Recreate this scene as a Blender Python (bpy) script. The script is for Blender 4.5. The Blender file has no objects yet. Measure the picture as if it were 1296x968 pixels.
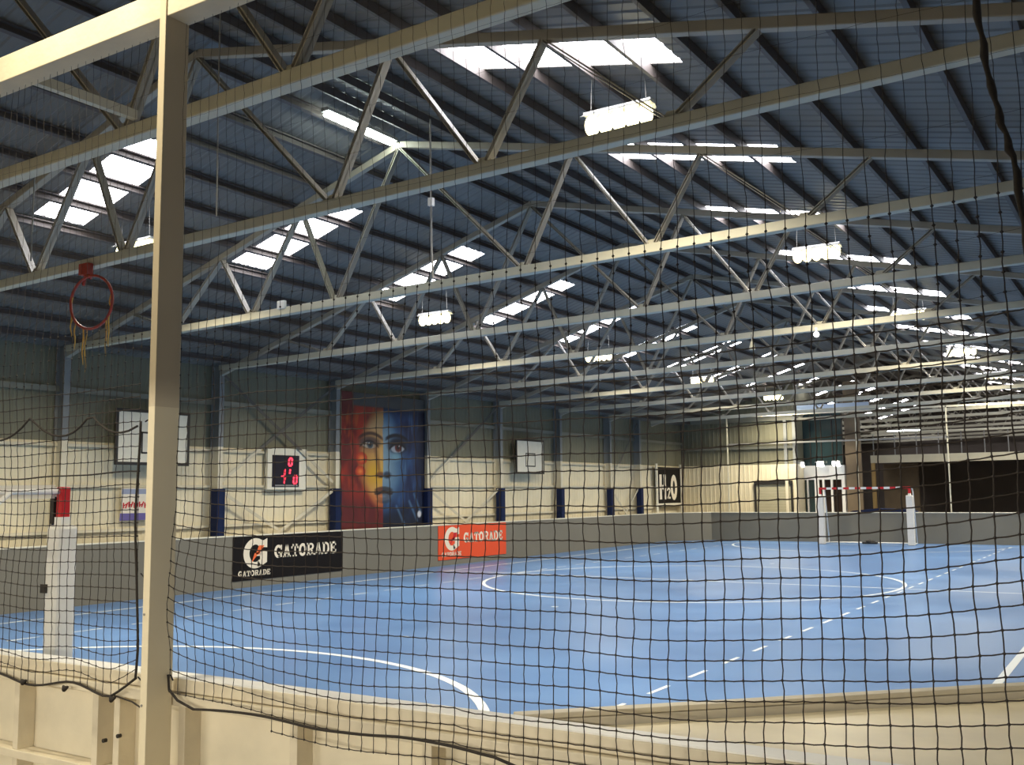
import bpy, bmesh, math, random
from mathutils import Vector, Matrix
S = bpy.context.scene
COL = S.collection
random.seed(7)

# ------------------------------------------------------------------ helpers
def lin(c):
    return tuple((x/12.92 if x <= .04045 else ((x+.055)/1.055)**2.4) for x in c)
def rgb(r, g, b):
    return lin((r/255, g/255, b/255))

def mat(name, col, rough=.6, metal=0.0, noise=.0, nscale=6.0, emit=None, estr=0.0, bump=0.0, bscale=40.0, spec=.5):
    m = bpy.data.materials.new(name); m.use_nodes = True
    nt = m.node_tree; b = nt.nodes['Principled BSDF']
    b.inputs['Roughness'].default_value = rough
    b.inputs['Metallic'].default_value = metal
    b.inputs['Specular IOR Level'].default_value = spec
    b.inputs['Base Color'].default_value = (*col, 1)
    if noise > 0 or bump > 0:
        tc = nt.nodes.new('ShaderNodeTexCoord')
        n = nt.nodes.new('ShaderNodeTexNoise'); n.inputs['Scale'].default_value = nscale; n.inputs['Detail'].default_value = 5
        nt.links.new(tc.outputs['Object'], n.inputs['Vector'])
        if noise > 0:
            r = nt.nodes.new('ShaderNodeValToRGB')
            r.color_ramp.elements[0].position = .3; r.color_ramp.elements[1].position = .7
            r.color_ramp.elements[0].color = (*[c*(1-noise) for c in col], 1)
            r.color_ramp.elements[1].color = (*[min(1, c*(1+noise*.6)) for c in col], 1)
            nt.links.new(n.outputs['Fac'], r.inputs['Fac']); nt.links.new(r.outputs['Color'], b.inputs['Base Color'])
        if bump > 0:
            n2 = nt.nodes.new('ShaderNodeTexNoise'); n2.inputs['Scale'].default_value = bscale; n2.inputs['Detail'].default_value = 3
            nt.links.new(tc.outputs['Object'], n2.inputs['Vector'])
            bp = nt.nodes.new('ShaderNodeBump'); bp.inputs['Strength'].default_value = bump; bp.inputs['Distance'].default_value = .02
            nt.links.new(n2.outputs['Fac'], bp.inputs['Height']); nt.links.new(bp.outputs['Normal'], b.inputs['Normal'])
    if emit is not None:
        b.inputs['Emission Color'].default_value = (*emit, 1); b.inputs['Emission Strength'].default_value = estr
    return m

def two_tone(name, low, high, z, rough=.6, noise=.12):
    """paint that changes colour at world height z"""
    m = mat(name, low, rough); nt = m.node_tree; b = nt.nodes['Principled BSDF']
    g = nt.nodes.new('ShaderNodeNewGeometry'); sp = nt.nodes.new('ShaderNodeSeparateXYZ')
    nt.links.new(g.outputs['Position'], sp.inputs[0])
    gt = nt.nodes.new('ShaderNodeMath'); gt.operation = 'GREATER_THAN'; gt.inputs[1].default_value = z
    nt.links.new(sp.outputs['Z'], gt.inputs[0])
    n = nt.nodes.new('ShaderNodeTexNoise'); n.inputs['Scale'].default_value = 1.3; n.inputs['Detail'].default_value = 6
    nt.links.new(g.outputs['Position'], n.inputs['Vector'])
    mx = nt.nodes.new('ShaderNodeMix'); mx.data_type = 'RGBA'
    mx.inputs[6].default_value = (*low, 1); mx.inputs[7].default_value = (*high, 1)
    nt.links.new(gt.outputs[0], mx.inputs[0])
    mr = nt.nodes.new('ShaderNodeMapRange'); mr.inputs[1].default_value = .3; mr.inputs[2].default_value = .7
    mr.inputs[3].default_value = 1-noise; mr.inputs[4].default_value = 1+noise*.4
    nt.links.new(n.outputs['Fac'], mr.inputs[0])
    m2 = nt.nodes.new('ShaderNodeMix'); m2.data_type = 'RGBA'; m2.blend_type = 'MULTIPLY'; m2.inputs[0].default_value = 1
    nt.links.new(mx.outputs[2], m2.inputs[6]); nt.links.new(mr.outputs[0], m2.inputs[7])
    nt.links.new(m2.outputs[2], b.inputs['Base Color'])
    return m

def V(*a): return Vector(a)

class MB:
    """collects shapes into one mesh"""
    def __init__(s): s.bm = bmesh.new(); s.mi = 0
    def _f(s, vs):
        try:
            f = s.bm.faces.new(vs); f.material_index = s.mi; return f
        except ValueError: return None
    def hexa(s, p):
        v = [s.bm.verts.new(q) for q in p]
        for i in ((0,3,2,1),(4,5,6,7),(0,1,5,4),(1,2,6,5),(2,3,7,6),(3,0,4,7)): s._f([v[k] for k in i])
        return s
    def box(s, x0, x1, y0, y1, z0, z1):
        return s.hexa([(x0,y0,z0),(x1,y0,z0),(x1,y1,z0),(x0,y1,z0),(x0,y0,z1),(x1,y0,z1),(x1,y1,z1),(x0,y1,z1)])
    def bar(s, a, b, w, h, up=(0,0,1)):
        """rectangular bar from a to b; w sideways, h along up"""
        a = Vector(a); b = Vector(b); d = (b-a).normalized(); up = Vector(up)
        if abs(d.dot(up)) > .98: up = Vector((0,1,0))
        sd = d.cross(up).normalized()*w/2; u = sd.cross(d).normalized()*h/2
        return s.hexa([a-sd-u, a+sd-u, a+sd+u, a-sd+u, b-sd-u, b+sd-u, b+sd+u, b-sd+u])
    def tube(s, pts, r, n=8, closed=False, cap=True):
        pts = [Vector(p) for p in pts]; rings = []; N = len(pts)
        ref = None
        for i, p in enumerate(pts):
            if closed: t = pts[(i+1) % N]-pts[i-1]
            else: t = pts[min(i+1, N-1)]-pts[max(i-1, 0)]
            t.normalize()
            if ref is None:
                ref = Vector((0,0,1)) if abs(t.z) < .9 else Vector((1,0,0))
            x = t.cross(ref).normalized(); y = x.cross(t).normalized(); ref = y
            rr = r[i] if isinstance(r, (list, tuple)) else r
            rings.append([s.bm.verts.new(p+x*math.cos(2*math.pi*k/n)*rr+y*math.sin(2*math.pi*k/n)*rr) for k in range(n)])
        for i in range(N if closed else N-1):
            A = rings[i]; B = rings[(i+1) % N]
            for k in range(n): s._f([A[k], A[(k+1) % n], B[(k+1) % n], B[k]])
        if cap and not closed and n > 2:
            s._f(rings[0][::-1]); s._f(rings[-1])
        return s
    def poly(s, pts):
        return s._f([s.bm.verts.new(p) for p in pts])
    def prism(s, pts, d):
        d = Vector(d); a = [s.bm.verts.new(p) for p in pts]; b = [s.bm.verts.new(Vector(p)+d) for p in pts]
        s._f(a[::-1]); s._f(b); n = len(a)
        for k in range(n): s._f([a[k], a[(k+1) % n], b[(k+1) % n], b[k]])
        return s
    def sphere(s, c, r, u=12, v=8, sz=1.0):
        m = Matrix.Translation(c) @ Matrix.Diagonal((r, r, r*sz, 1))
        g = bmesh.ops.create_uvsphere(s.bm, u_segments=u, v_segments=v, radius=1, matrix=m)
        for q in g['verts']:
            for f in q.link_faces: f.material_index = s.mi; f.smooth = True
        return s
    def build(s, name, m, parent=None, bevel=0.0, smooth=False, recalc=True):
        if recalc: bmesh.ops.recalc_face_normals(s.bm, faces=s.bm.faces)
        me = bpy.data.meshes.new(name); s.bm.to_mesh(me); s.bm.free()
        for mm in (m if isinstance(m, (list, tuple)) else [m]): me.materials.append(mm)
        if smooth:
            for p in me.polygons: p.use_smooth = True
        o = bpy.data.objects.new(name, me); COL.objects.link(o)
        if parent: o.parent = parent
        if bevel > 0:
            md = o.modifiers.new('edge', 'BEVEL'); md.width = bevel; md.segments = 2; md.limit_method = 'ANGLE'
        return o

def tag(o, label, cat, group=None, kind=None):
    o['label'] = label; o['category'] = cat
    if group: o['group'] = group
    if kind: o['kind'] = kind
    return o
def thing(name, label, cat, loc=(0,0,0), group=None):
    o = bpy.data.objects.new(name, None); o.empty_display_size = .2; COL.objects.link(o); o.location = loc
    return tag(o, label, cat, group)
def struct(o): o['kind'] = 'structure'; return o
def copy_tree(o, parent=None):
    c = o.copy(); COL.objects.link(c)
    if parent: c.parent = parent
    for ch in list(o.children): copy_tree(ch, c)
    return c
ORD = ['first','second','third','fourth','fifth','sixth','seventh','eighth','ninth','tenth','eleventh','twelfth','thirteenth','fourteenth','fifteenth','sixteenth','seventeenth','eighteenth']

# ------------------------------------------------------------------ materials
CREAM = rgb(226, 214, 182); OLIVE = rgb(122, 119, 98)
PZ = 3.07
M = {}
M['wall'] = two_tone('wall_paint', CREAM, OLIVE, PZ)
M['steel_wall'] = two_tone('column_paint', rgb(218,208,182), rgb(128,130,128), PZ)
M['brace'] = two_tone('brace_paint', rgb(206,196,170), rgb(92,88,80), PZ)
M['girt'] = two_tone('girt_paint', rgb(214,205,180), rgb(140,138,122), PZ)
M['post'] = two_tone('post_paint', rgb(224,212,182), rgb(204,190,162), 2.425, noise=.06)  # post turns slightly darker above a set height
M['roof'] = mat('zinc_roof', rgb(116,111,104), .5, .0, .10, 1.2)
M['purlin'] = mat('purlin_steel', rgb(92,84,80), .6, 0, .1, 3)
M['truss'] = mat('truss_paint', rgb(200,194,172), .5, 0, .10, 2.5)
M['web'] = mat('web_paint', rgb(166,158,142), .5, 0, .10, 2.5)
M['board'] = mat('board_grey', rgb(118,114,102), .6, 0, .05, 1.5)
M['cap'] = mat('cap_white', rgb(226,220,200), .5, 0, .05, 5)
M['timber'] = mat('cream_timber', rgb(214,203,178), .55, 0, .10, 5, bump=.12, bscale=25)
M['ply'] = mat('cream_ply', rgb(228,218,192), .5, 0, .12, 3, bump=.1, bscale=14)
M['deckply'] = mat('deck_ply', rgb(240,226,190), .34, 0, .12, 3, bump=.08, bscale=14)
M['net'] = mat('net_twine', rgb(44,36,30), .8)
M['rope'] = mat('net_rope', rgb(40,34,28), .85, 0, .3, 60)
M['navy'] = mat('navy_pad', rgb(20,32,66), .6, spec=.2)
M['white'] = mat('white_paint', rgb(236,234,228), .4)
M['padwhite'] = mat('white_vinyl', rgb(228,224,216), .45, 0, .05, 4)
M['red'] = mat('red_paint', rgb(196,26,34), .45)
M['black'] = mat('black_print', rgb(24,21,21), .6, spec=.15)
M['orange'] = mat('orange_print', rgb(222,84,50), .6, spec=.2)
M['boltorange'] = mat('bolt_orange', rgb(238,110,54), .45)
M['dark'] = mat('dark_metal', rgb(46,42,38), .5, .2)
M['grey'] = mat('grey_metal', rgb(150,148,142), .45, .3)
M['lampbox'] = mat('lamp_housing', rgb(190,190,186), .4, .4)
M['bulb'] = mat('lamp_glow', rgb(255,250,225), .4, emit=(1.0,.86,.45), estr=5)
M['tube'] = mat('tube_glow', rgb(240,255,250), .4, emit=(.86,1.0,.93), estr=30)
M['gtube'] = mat('warm_tube_glow', rgb(255,248,230), .4, emit=(1.0,.90,.74), estr=62)  # glow of the fill tubes added behind the camera
M['flood'] = mat('flood_glow', rgb(250,250,250), .4, emit=(.95,.98,1.0), estr=9)
M['sky'] = mat('skylight_sheet', rgb(230,232,240), .6, emit=(.95,.95,1.0), estr=13.0)
M['led'] = mat('red_led', rgb(255,40,60), .4, emit=(1.0,.05,.09), estr=2.2)
M['screen'] = mat('score_face', rgb(34,30,38), .35)
M['ring'] = mat('hoop_red', rgb(170,60,42), .5, 0, .2, 20)
M['strand'] = mat('net_strand', rgb(214,170,84), .8)
M['panelgrey'] = mat('shutter_grey', rgb(170,164,138), .5, 0, .06, 3)
M['glass'] = mat('teal_glass', rgb(52,70,72), .12, .0, .25, .8)
M['doorglass'] = mat('dark_door_glass', rgb(40,30,24), .12)
M['brown'] = mat('brown_ply', rgb(120,104,82), .6, 0, .15, 2)
M['tan'] = mat('tan_post', rgb(178,150,98), .5, 0, .1, 3)
M['mezz'] = mat('mezzanine_paint', rgb(206,200,176), .5, 0, .08, 2)
M['dkwall'] = mat('dark_cladding', rgb(92,82,74), .7, 0, .15, 1)
M['concrete'] = mat('concrete', rgb(140,132,118), .7, 0, .15, 2)
M['line'] = mat('court_line', rgb(216,222,226), .4)
M['purple'] = mat('purple_print', rgb(104,92,150), .5)
M['bluegrey'] = mat('bluegrey_print', rgb(150,156,176), .5)
M['offwhite'] = mat('offwhite_print', rgb(230,220,200), .6, spec=.2)
M['palefascia'] = mat('pale_blue_fascia', rgb(176,194,214), .5)

# court floor: semi-gloss blue sports surface
fm = bpy.data.materials.new('court_blue'); fm.use_nodes = True; nt = fm.node_tree; b = nt.nodes['Principled BSDF']
tc = nt.nodes.new('ShaderNodeTexCoord')
n1 = nt.nodes.new('ShaderNodeTexNoise'); n1.inputs['Scale'].default_value = .9; n1.inputs['Detail'].default_value = 7
n2 = nt.nodes.new('ShaderNodeTexNoise'); n2.inputs['Scale'].default_value = 34; n2.inputs['Detail'].default_value = 4
for n in (n1, n2): nt.links.new(tc.outputs['Object'], n.inputs['Vector'])
rp = nt.nodes.new('ShaderNodeValToRGB'); rp.color_ramp.elements[0].position = .3; rp.color_ramp.elements[1].position = .72
rp.color_ramp.elements[0].color = (*rgb(78,114,164), 1); rp.color_ramp.elements[1].color = (*rgb(92,128,177), 1)
nt.links.new(n1.outputs['Fac'], rp.inputs['Fac']); nt.links.new(rp.outputs['Color'], b.inputs['Base Color'])
mr = nt.nodes.new('ShaderNodeMapRange'); mr.inputs[3].default_value = .27; mr.inputs[4].default_value = .36
nt.links.new(n1.outputs['Fac'], mr.inputs[0]); nt.links.new(mr.outputs[0], b.inputs['Roughness'])
bp = nt.nodes.new('ShaderNodeBump'); bp.inputs['Strength'].default_value = .10; bp.inputs['Distance'].default_value = .01
nt.links.new(n2.outputs['Fac'], bp.inputs['Height']); nt.links.new(bp.outputs['Normal'], b.inputs['Normal'])
b.inputs['Specular IOR Level'].default_value = .26
M['court'] = fm

# ------------------------------------------------------------------ dimensions (metres), camera above the origin
XW = -17.45            # left wall
XC = -17.15            # column face
XB = -17.05            # left perimeter board
YF = 39.58             # far perimeter board
YN = 3.37              # near perimeter board
XR = -.30              # right perimeter board
HB = 1.144             # board height
RX, RZ = -9.15, 7.42   # ridge
XE = .6                # right eave
def roof_z(x): return RZ-.31*(RX-x) if x < RX else RZ-.215*(x-RX)
CX = -9.13             # centre of the court
YEND = 64.0
TY = [1.4, 5.11, 7.6]+[11.345+3.7205*k for k in range(15)]
COLY = [TY[2]]+[11.345+3.7205*k for k in range(8)]

# ------------------------------------------------------------------ floor
bm = MB(); bm.box(-17.4, XR+.05, YN-.03, YF+.05, -.06, 0)
struct(bm.build('floor', M['court']))
bm = MB()
def ring2(mb, cx, cy, r0, r1, a0, a1, z, n=96):
    for k in range(n):
        t0 = a0+(a1-a0)*k/n; t1 = a0+(a1-a0)*(k+1)/n
        mb.poly([(cx+r0*math.cos(t0), cy+r0*math.sin(t0), z), (cx+r1*math.cos(t0), cy+r1*math.sin(t0), z), (cx+r1*math.cos(t1), cy+r1*math.sin(t1), z), (cx+r0*math.cos(t1), cy+r0*math.sin(t1), z)])
def quad(mb, x0, x1, y0, y1, z): mb.poly([(x0,y0,z),(x1,y0,z),(x1,y1,z),(x0,y1,z)])
LZ = .003
ring2(bm, CX, 21.55, 4.55, 4.63, 0, 2*math.pi, LZ)
ring2(bm, CX, 4.95, 4.72, 4.82, 0, math.pi, LZ)
ring2(bm, CX, 38.15, 4.72, 4.80, math.pi, 2*math.pi, LZ)
quad(bm, -15.82, -1.58, 21.56, 21.64, LZ+.0004)
quad(bm, -1.59, -1.50, 4.95, 38.15, LZ); quad(bm, -15.86, -15.78, 4.95, 38.15, LZ)
quad(bm, -15.8, -1.55, 4.91, 4.99, LZ+.0004); quad(bm, -15.8, -1.55, 38.11, 38.19, LZ+.0004)
y = 9.39
for k in range(-3, 28):
    yy = 9.39+1.03*k
    if yy < 5 or yy > 37.5: continue
    quad(bm, -4.45, -4.40, yy, yy+.5, LZ); quad(bm, -13.85, -13.80, yy, yy+.5, LZ)
for yy in (11.4, 15.62, 27.5, 31.7): quad(bm, CX-.06, CX+.06, yy-.05, yy+.05, LZ)
quad(bm, CX-.09, CX+.09, 21.5, 21.7, LZ+.0008)
struct(bm.build('floor_markings', M['line'], recalc=False))
bm = MB(); bm.box(-17.6, 6, -6, YEND, -.2, -.065)
struct(bm.build('floor_concrete', M['concrete']))

# ------------------------------------------------------------------ roof (ceiling) with ribbed sheets and openings for the skylight sheets
SKY_L = (-13.45, -11.15); SKY_R = (-6.2, -3.72); SKY_W = .8
SKY_Y = [8.26+3.7205*k for k in range(15)]
def roof_sheet(side):
    mb = MB()
    x_lo, x_hi = ((XW-.1, RX) if side == 'l' else (RX, XE))
    s0, s1 = SKY_L if side == 'l' else SKY_R
    holes = [(q, q+SKY_W) for q in SKY_Y]
    ys = []; y = -6.0
    prof = [(0, 0), (.12, 0), (.145, .012), (.175, .012), (.20, 0)]
    pts = []
    while y < YEND:
        for dy, dz in prof[:-1]: pts.append((y+dy, dz))
        y += .2
    pts.append((y, 0))
    cuts = [c for h in holes for c in h]
    def dz_at(yy):
        t = (yy+6.0) % .2
        for (a, za), (b_, zb) in zip(prof, prof[1:]):
            if t <= b_: return za+(zb-za)*(t-a)/(b_-a)
        return 0
    for c in cuts: pts.append((c, dz_at(c)))
    pts.sort()
    for (ya, za), (yb, zb) in zip(pts, pts[1:]):
        if yb-ya < 1e-5: continue
        mid = (ya+yb)/2
        spans = [(x_lo, x_hi)]
        if any(h0 < mid < h1 for h0, h1 in holes): spans = [(x_lo, s0), (s1, x_hi)]
        for a, c in spans:
            mb.poly([(a,ya,roof_z(a)+za),(c,ya,roof_z(c)+za),(c,yb,roof_z(c)+zb),(a,yb,roof_z(a)+zb)])
    bmesh.ops.remove_doubles(mb.bm, verts=mb.bm.verts, dist=1e-4)
    return mb
for side, nm in (('l', 'ceiling'), ('r', 'ceiling_slope')):
    o = struct(roof_sheet(side).build(nm, M['roof'], recalc=False))
    md = o.modifiers.new('gauge', 'SOLIDIFY'); md.thickness = .004
bm = MB(); bm.prism([(RX-.3, -6, roof_z(RX-.3)+.04), (RX, -6, RZ+.05), (RX+.3, -6, roof_z(RX+.3)+.04), (RX, -6, RZ+.09)], (0, YEND+6, 0))
struct(bm.build('trim_ridge', M['roof']))
# skylights
for si, (sx, word) in enumerate(((SKY_L, 'left'), (SKY_R, 'right'))):
    for k, y0 in enumerate(SKY_Y):
        mb = MB(); n = 12
        prof = [(0,0),(.12,0),(.145,.012),(.175,.012),(.20,0)]
        pts = []
        for r in range(4):
            for dy, dz in prof[:-1]:
                if r*.2+dy < SKY_W: pts.append((y0+r*.2+dy, dz))
        pts.append((y0+SKY_W, 0))
        for (ya, za), (yb, zb) in zip(pts, pts[1:]):
            mb.poly([(sx[0],ya,roof_z(sx[0])+za+.006),(sx[1],ya,roof_z(sx[1])+za+.006),(sx[1],yb,roof_z(sx[1])+zb+.006),(sx[0],yb,roof_z(sx[0])+zb+.006)])
        bmesh.ops.remove_doubles(mb.bm, verts=mb.bm.verts, dist=1e-4)
        o = mb.build('skylight_window', M['sky'], recalc=False)
        tag(o, f'bright translucent skylight strip in the {word} roof slope, {ORD[k]} from the camera', 'skylight', f'skylight strips in the {word} roof slope')

# purlins: lipped C channels running the length of the hall
def purlin(x, k, word):
    z = roof_z(x)-.005; s = 1 if word == 'left' else -1
    t = .008; h = .11; w = .05
    sl = .31 if word == 'left' else -.215
    prof = [(0,0),(w,0),(w,-.02),(w-t,-.02),(w-t,-t),(t,-t),(t,-h+t),(w-t,-h+t),(w-t,-h+.02),(w,-h+.02),(w,-h),(0,-h)]
    mb = MB(); mb.prism([(x+(a-w/2)*s, -6, z+bb+sl*(a-w/2)*s-.012) for a, bb in prof], (0, YEND+6, 0))
    o = mb.build('roof_purlin', M['purlin'])
    tag(o, f'long steel purlin under the {word} roof slope, {ORD[k]} down from the ridge', 'purlin', f'purlins under the {word} roof slope')
for k in range(12): purlin(RX-.3-.68*k, k, 'left')
for k in range(14): purlin(RX+.3+.68*k, k, 'right')

# ------------------------------------------------------------------ roof trusses
def zb(x): return 4.735+.0185*(x+17.1)
def zt(x): return roof_z(x)-.215
BN = [-14.1, -12.24, -10.4, -7.03, -5.13, -3.22]
TN = [-15.2, -12.95, -11.15, RX, -6.25, -4.45, -2.45]
XL, XT = XC-.05, .15
def make_truss():
    t = thing('roof_truss', '', 'roof truss', (0,0,0), 'roof trusses')
    MB().bar((XL,0,zb(XL)+.06),(XT,0,zb(XT)+.06),.13,.12).build('bottom_chord', M['truss'], t, .012)
    MB().bar((XL,0,zt(XL)-.05),(RX,0,zt(RX)-.05),.10,.10).build('top_chord', M['web'], t, .01)
    MB().bar((RX,0,zt(RX)-.05),(XT,0,zt(XT)-.05),.10,.10).build('top_chord', M['web'], t, .01)
    seq = []
    for i, q in enumerate(BN):
        seq += [(q, TN[i]), (q, TN[i+1])]
    for q, u in seq:
        a = V(q+(.05 if u > q else -.05), 0, zb(q)+.12); c = V(u, 0, zt(u)-.09)
        mb = MB()
        # two angles back to back
        mb.bar(a+V(0,-.02,0), c+V(0,-.02,0), .012, .055, up=(0,1,0)); mb.bar(a+V(0,.02,0), c+V(0,.02,0), .012, .055, up=(0,1,0))
        d = (c-a).normalized(); n = V(-d.z, 0, d.x)*.026
        mb.bar(a+n+V(0,-.03,0), c+n+V(0,-.03,0), .05, .008, up=n); mb.bar(a+n+V(0,.03,0), c+n+V(0,.03,0), .05, .008, up=n)
        mb.build('diagonal', M['web'], t)
    for q in BN:
        MB().prism([(q-.10,-.006,zb(q)+.115),(q+.10,-.006,zb(q)+.115),(q+.06,-.006,zb(q)+.18),(q-.06,-.006,zb(q)+.18)], (0,.012,0)).build('gusset_plate', M['truss'], t)
    return t
tr0 = make_truss()
for i, y in enumerate(TY):
    t = tr0 if i == 0 else copy_tree(tr0)
    t.location.y = y
    t['label'] = ('pale steel roof truss just behind the camera, above the net frame' if i == 0 else
        f'pale steel roof truss spanning the hall, {ORD[i-1]} in view from the camera')
MB().bar((-6.85,1.4,5.10),(-6.85,5.05,5.10),.06,.075).build('tie_beam', M['truss'])
tag(bpy.data.objects['tie_beam'], 'pale tie bar running between the two nearest roof trusses beside the net post', 'tie bar')

# ------------------------------------------------------------------ left wall
def ribbed_wall(x, y0, y1, z0, z1, step=.19):
    mb = MB(); y = y0; pts = []
    while y < y1:
        pts += [(y,0),(y+.12,0),(y+.135,.011),(y+.175,.011)]; y += step
    pts.append((y1,0))
    for (a,da),(c,dc) in zip(pts, pts[1:]): mb.poly([(x+da,a,z0),(x+dc,c,z0),(x+dc,c,z1),(x+da,a,z1)])
    return mb
struct(ribbed_wall(XW, -6, 41.0, -.1, roof_z(XW)+.02).build('wall_left', M['wall'], recalc=False))
for i, z in enumerate((1.36, 2.22, 3.0, 4.05)):
    hh = .05 if z > 3.5 else .022
    mb = MB(); mb.box(XW+.02, XW+.07, -6, 41.0, z-hh, z+hh); mb.box(XW+.065, XW+.08, -6, 41, z-hh-.01, z-hh+.004)
    struct(mb.build(f'trim_{i+1}', M['girt']))
# columns (I sections) with navy pads at their feet
for i, y in enumerate(COLY+[36.4]):
    lab = ['outermost left grey steel wall column, nearest the camera','grey steel wall column standing behind the near goal post','grey steel wall column left of the scoreboard','grey steel wall column between scoreboard and face mural','grey steel wall column right of the face mural','grey steel wall column left of the small far backboard','grey steel wall column right of the small far backboard','grey steel wall column two left of the black and white sign','','grey steel wall column just left of the black and white sign']
    if i == 8:
        yy = 36.2; text = lab[9]
    elif i == 9: continue
    else:
        yy = y; text = lab[i]
    mb = MB(); ht = roof_z(XC)-.1
    mb.box(XC-.012, XC, yy-.065, yy+.065, -.05, ht); mb.box(XW+.03, XW+.045, yy-.065, yy+.065, -.05, ht); mb.box(XW+.045, XC-.012, yy-.005, yy+.005, -.05, ht)
    o = mb.build('wall_column', M['steel_wall'])
    tag(o, text, 'column', 'steel columns along the left wall')
    mb = MB(); mb.box(XC-.16, XC+.05, yy-.11, yy-.072, .02, 2.16); mb.box(XC+.003, XC+.05, yy-.072, yy+.072, .02, 2.16); mb.box(XC-.16, XC+.05, yy+.072, yy+.11, .02, 2.16)
    o = mb.build('column_pad', M['navy'], None, .012)
    tag(o, 'navy blue safety pad strapped on the '+text.replace('grey steel wall ', '').replace('outermost left ', 'outermost left '), 'safety pad', 'navy pads on the wall columns')
# cross bracing in three bays
def brace(y0, y1, lab, both=True):
    t = thing('wall_brace', lab, 'wall brace', (XC-.06,(y0+y1)/2,0), 'cross braces on the left wall')
    o0 = V(XC-.06,(y0+y1)/2,0)
    a, c = y0+.08, y1-.08
    segs = [((a,4.68),(c,2.32)),((a,2.32),(c,4.68)),((a,2.12),(c,.25)),((a,.25),(c,2.12))]
    if not both: segs = [segs[1],segs[2],segs[3]]
    for k, ((ya,za),(yb_,zb_)) in enumerate(segs):
        x = -.02+.012*(k % 2)*2
        MB().bar(V(x,ya,za)-V(0,o0.y,0), V(x,yb_,zb_)-V(0,o0.y,0), .07, .012, up=(1,0,0)).build('brace_bar', M['brace'], t)
brace(COLY[2], COLY[3], 'steel cross brace framing the scoreboard on the left wall')
brace(COLY[4], COLY[5], 'steel cross brace between the mural and the far backboard', False)
brace(COLY[7]-.0, 36.2, 'steel cross brace two bays left of the black and white sign', False)

# ------------------------------------------------------------------ far corner block
YW2 = 40.95
XBLK = -12.45
mb = MB(); x = XW; pts = []
while x < XBLK:
    pts += [(x,0),(x+.12,0),(x+.135,.012),(x+.175,.012)]; x += .19
pts = [p for p in pts if p[0] < XBLK]+[(XBLK,0)]
for (a,da),(c,dc) in zip(pts, pts[1:]): mb.poly([(a,YW2-da,-.1),(c,YW2-dc,-.1),(c,YW2-dc,roof_z(c)),(a,YW2-da,roof_z(a))])
mb.poly([(XBLK,YW2,-.1),(XBLK,YW2+3,-.1),(XBLK,YW2+3,roof_z(XBLK)),(XBLK,YW2,roof_z(XBLK))])
struct(mb.build('wall_far', M['wall'], recalc=False))
mb = MB(); mb.box(-17.2, XBLK+.0, YW2-.12, YW2-.02, 4.86, 5.06); mb.box(-17.2, XBLK, YW2-.1, YW2-.02, 3.72, 3.82)
struct(mb.build('trim_5', M['girt']))
mb = MB(); mb.box(XBLK-.42, XBLK-.30, YW2-.14, YW2-.02, -.05, 4.9); mb.box(XBLK-.06, XBLK+.08, YW2-.14, YW2+.04, -.05, 5.0)
struct(mb.build('trim_6', M['steel_wall']))
# roller shutter hatch
t = thing('roller_shutter', 'grey roller shutter hatch in the cream end wall beside the entrance', 'roller shutter', (-13.4,YW2-.03,0))
mb = MB()
for k in range(18): mb.box(-.72,.72,-.035,-.02+.006*(k%2),.3+k*.108,.3+(k+1)*.108-.006)
mb.build('curtain', M['panelgrey'], t)
mb = MB(); mb.box(-.8,-.72,-.07,0,.2,2.38); mb.box(.72,.8,-.07,0,.2,2.38); mb.box(-.8,.8,-.09,0,2.26,2.40)
mb.build('shutter_frame', M['dark'], t)
# lobby with doors
YL = 42.0
t = thing('entrance_lobby', 'white entrance lobby with narrow dark glass doors behind the far goal', 'entrance', (-11.72,YL,0))
mb = MB(); mb.box(-.93,.93,0,.2,2.42,3.0); mb.box(-.93,-.86,-.02,.2,0,2.42); mb.box(.80,.93,-.02,.2,0,2.42); mb.box(-.30,-.12,-.02,.2,0,2.42); mb.box(.02,.1,-.02,.2,0,2.42); mb.box(.36,.44,-.02,.2,0,2.42); mb.box(-.62,-.56,-.01,.2,0,2.42)
mb.build('lobby_frame', M['white'], t)
mb = MB(); mb.box(-.86,-.62,.08,.1,0,2.42); mb.box(-.56,-.3,.08,.1,0,2.42); mb.build('side_glass', M['glass'], t)
mb = MB(); mb.box(.1,.36,.08,.1,0,2.42); mb.build('door_leaf', M['doorglass'], t)
mb = MB(); mb.box(.44,.8,.08,.1,0,2.42); mb.build('door_leaf', M['doorglass'], t)
mb = MB(); mb.box(.44,.8,.05,.1,1.0,1.08); mb.box(.10,.36,.05,.1,1.0,1.08); mb.build('push_bar', M['white'], t)
mb = MB(); mb.box(-.12,.02,.08,.1,0,2.42); mb.build('side_panel', M['doorglass'], t)
t = thing('clerestory_glazing', 'dark teal glazing above the white entrance lobby', 'glazing', (-11.72,YL+.05,3.0))
mb = MB(); mb.box(-.9,.9,.02,.04,0,2.2); mb.build('pane', M['glass'], t)
mb = MB()
for x in (-.9,-.45,0,.45,.86): mb.box(x,x+.04,-.02,.06,0,2.2)
mb.box(-.9,.9,-.02,.06,1.0,1.06); mb.build('mullion_frame', M['dark'], t)
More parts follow.
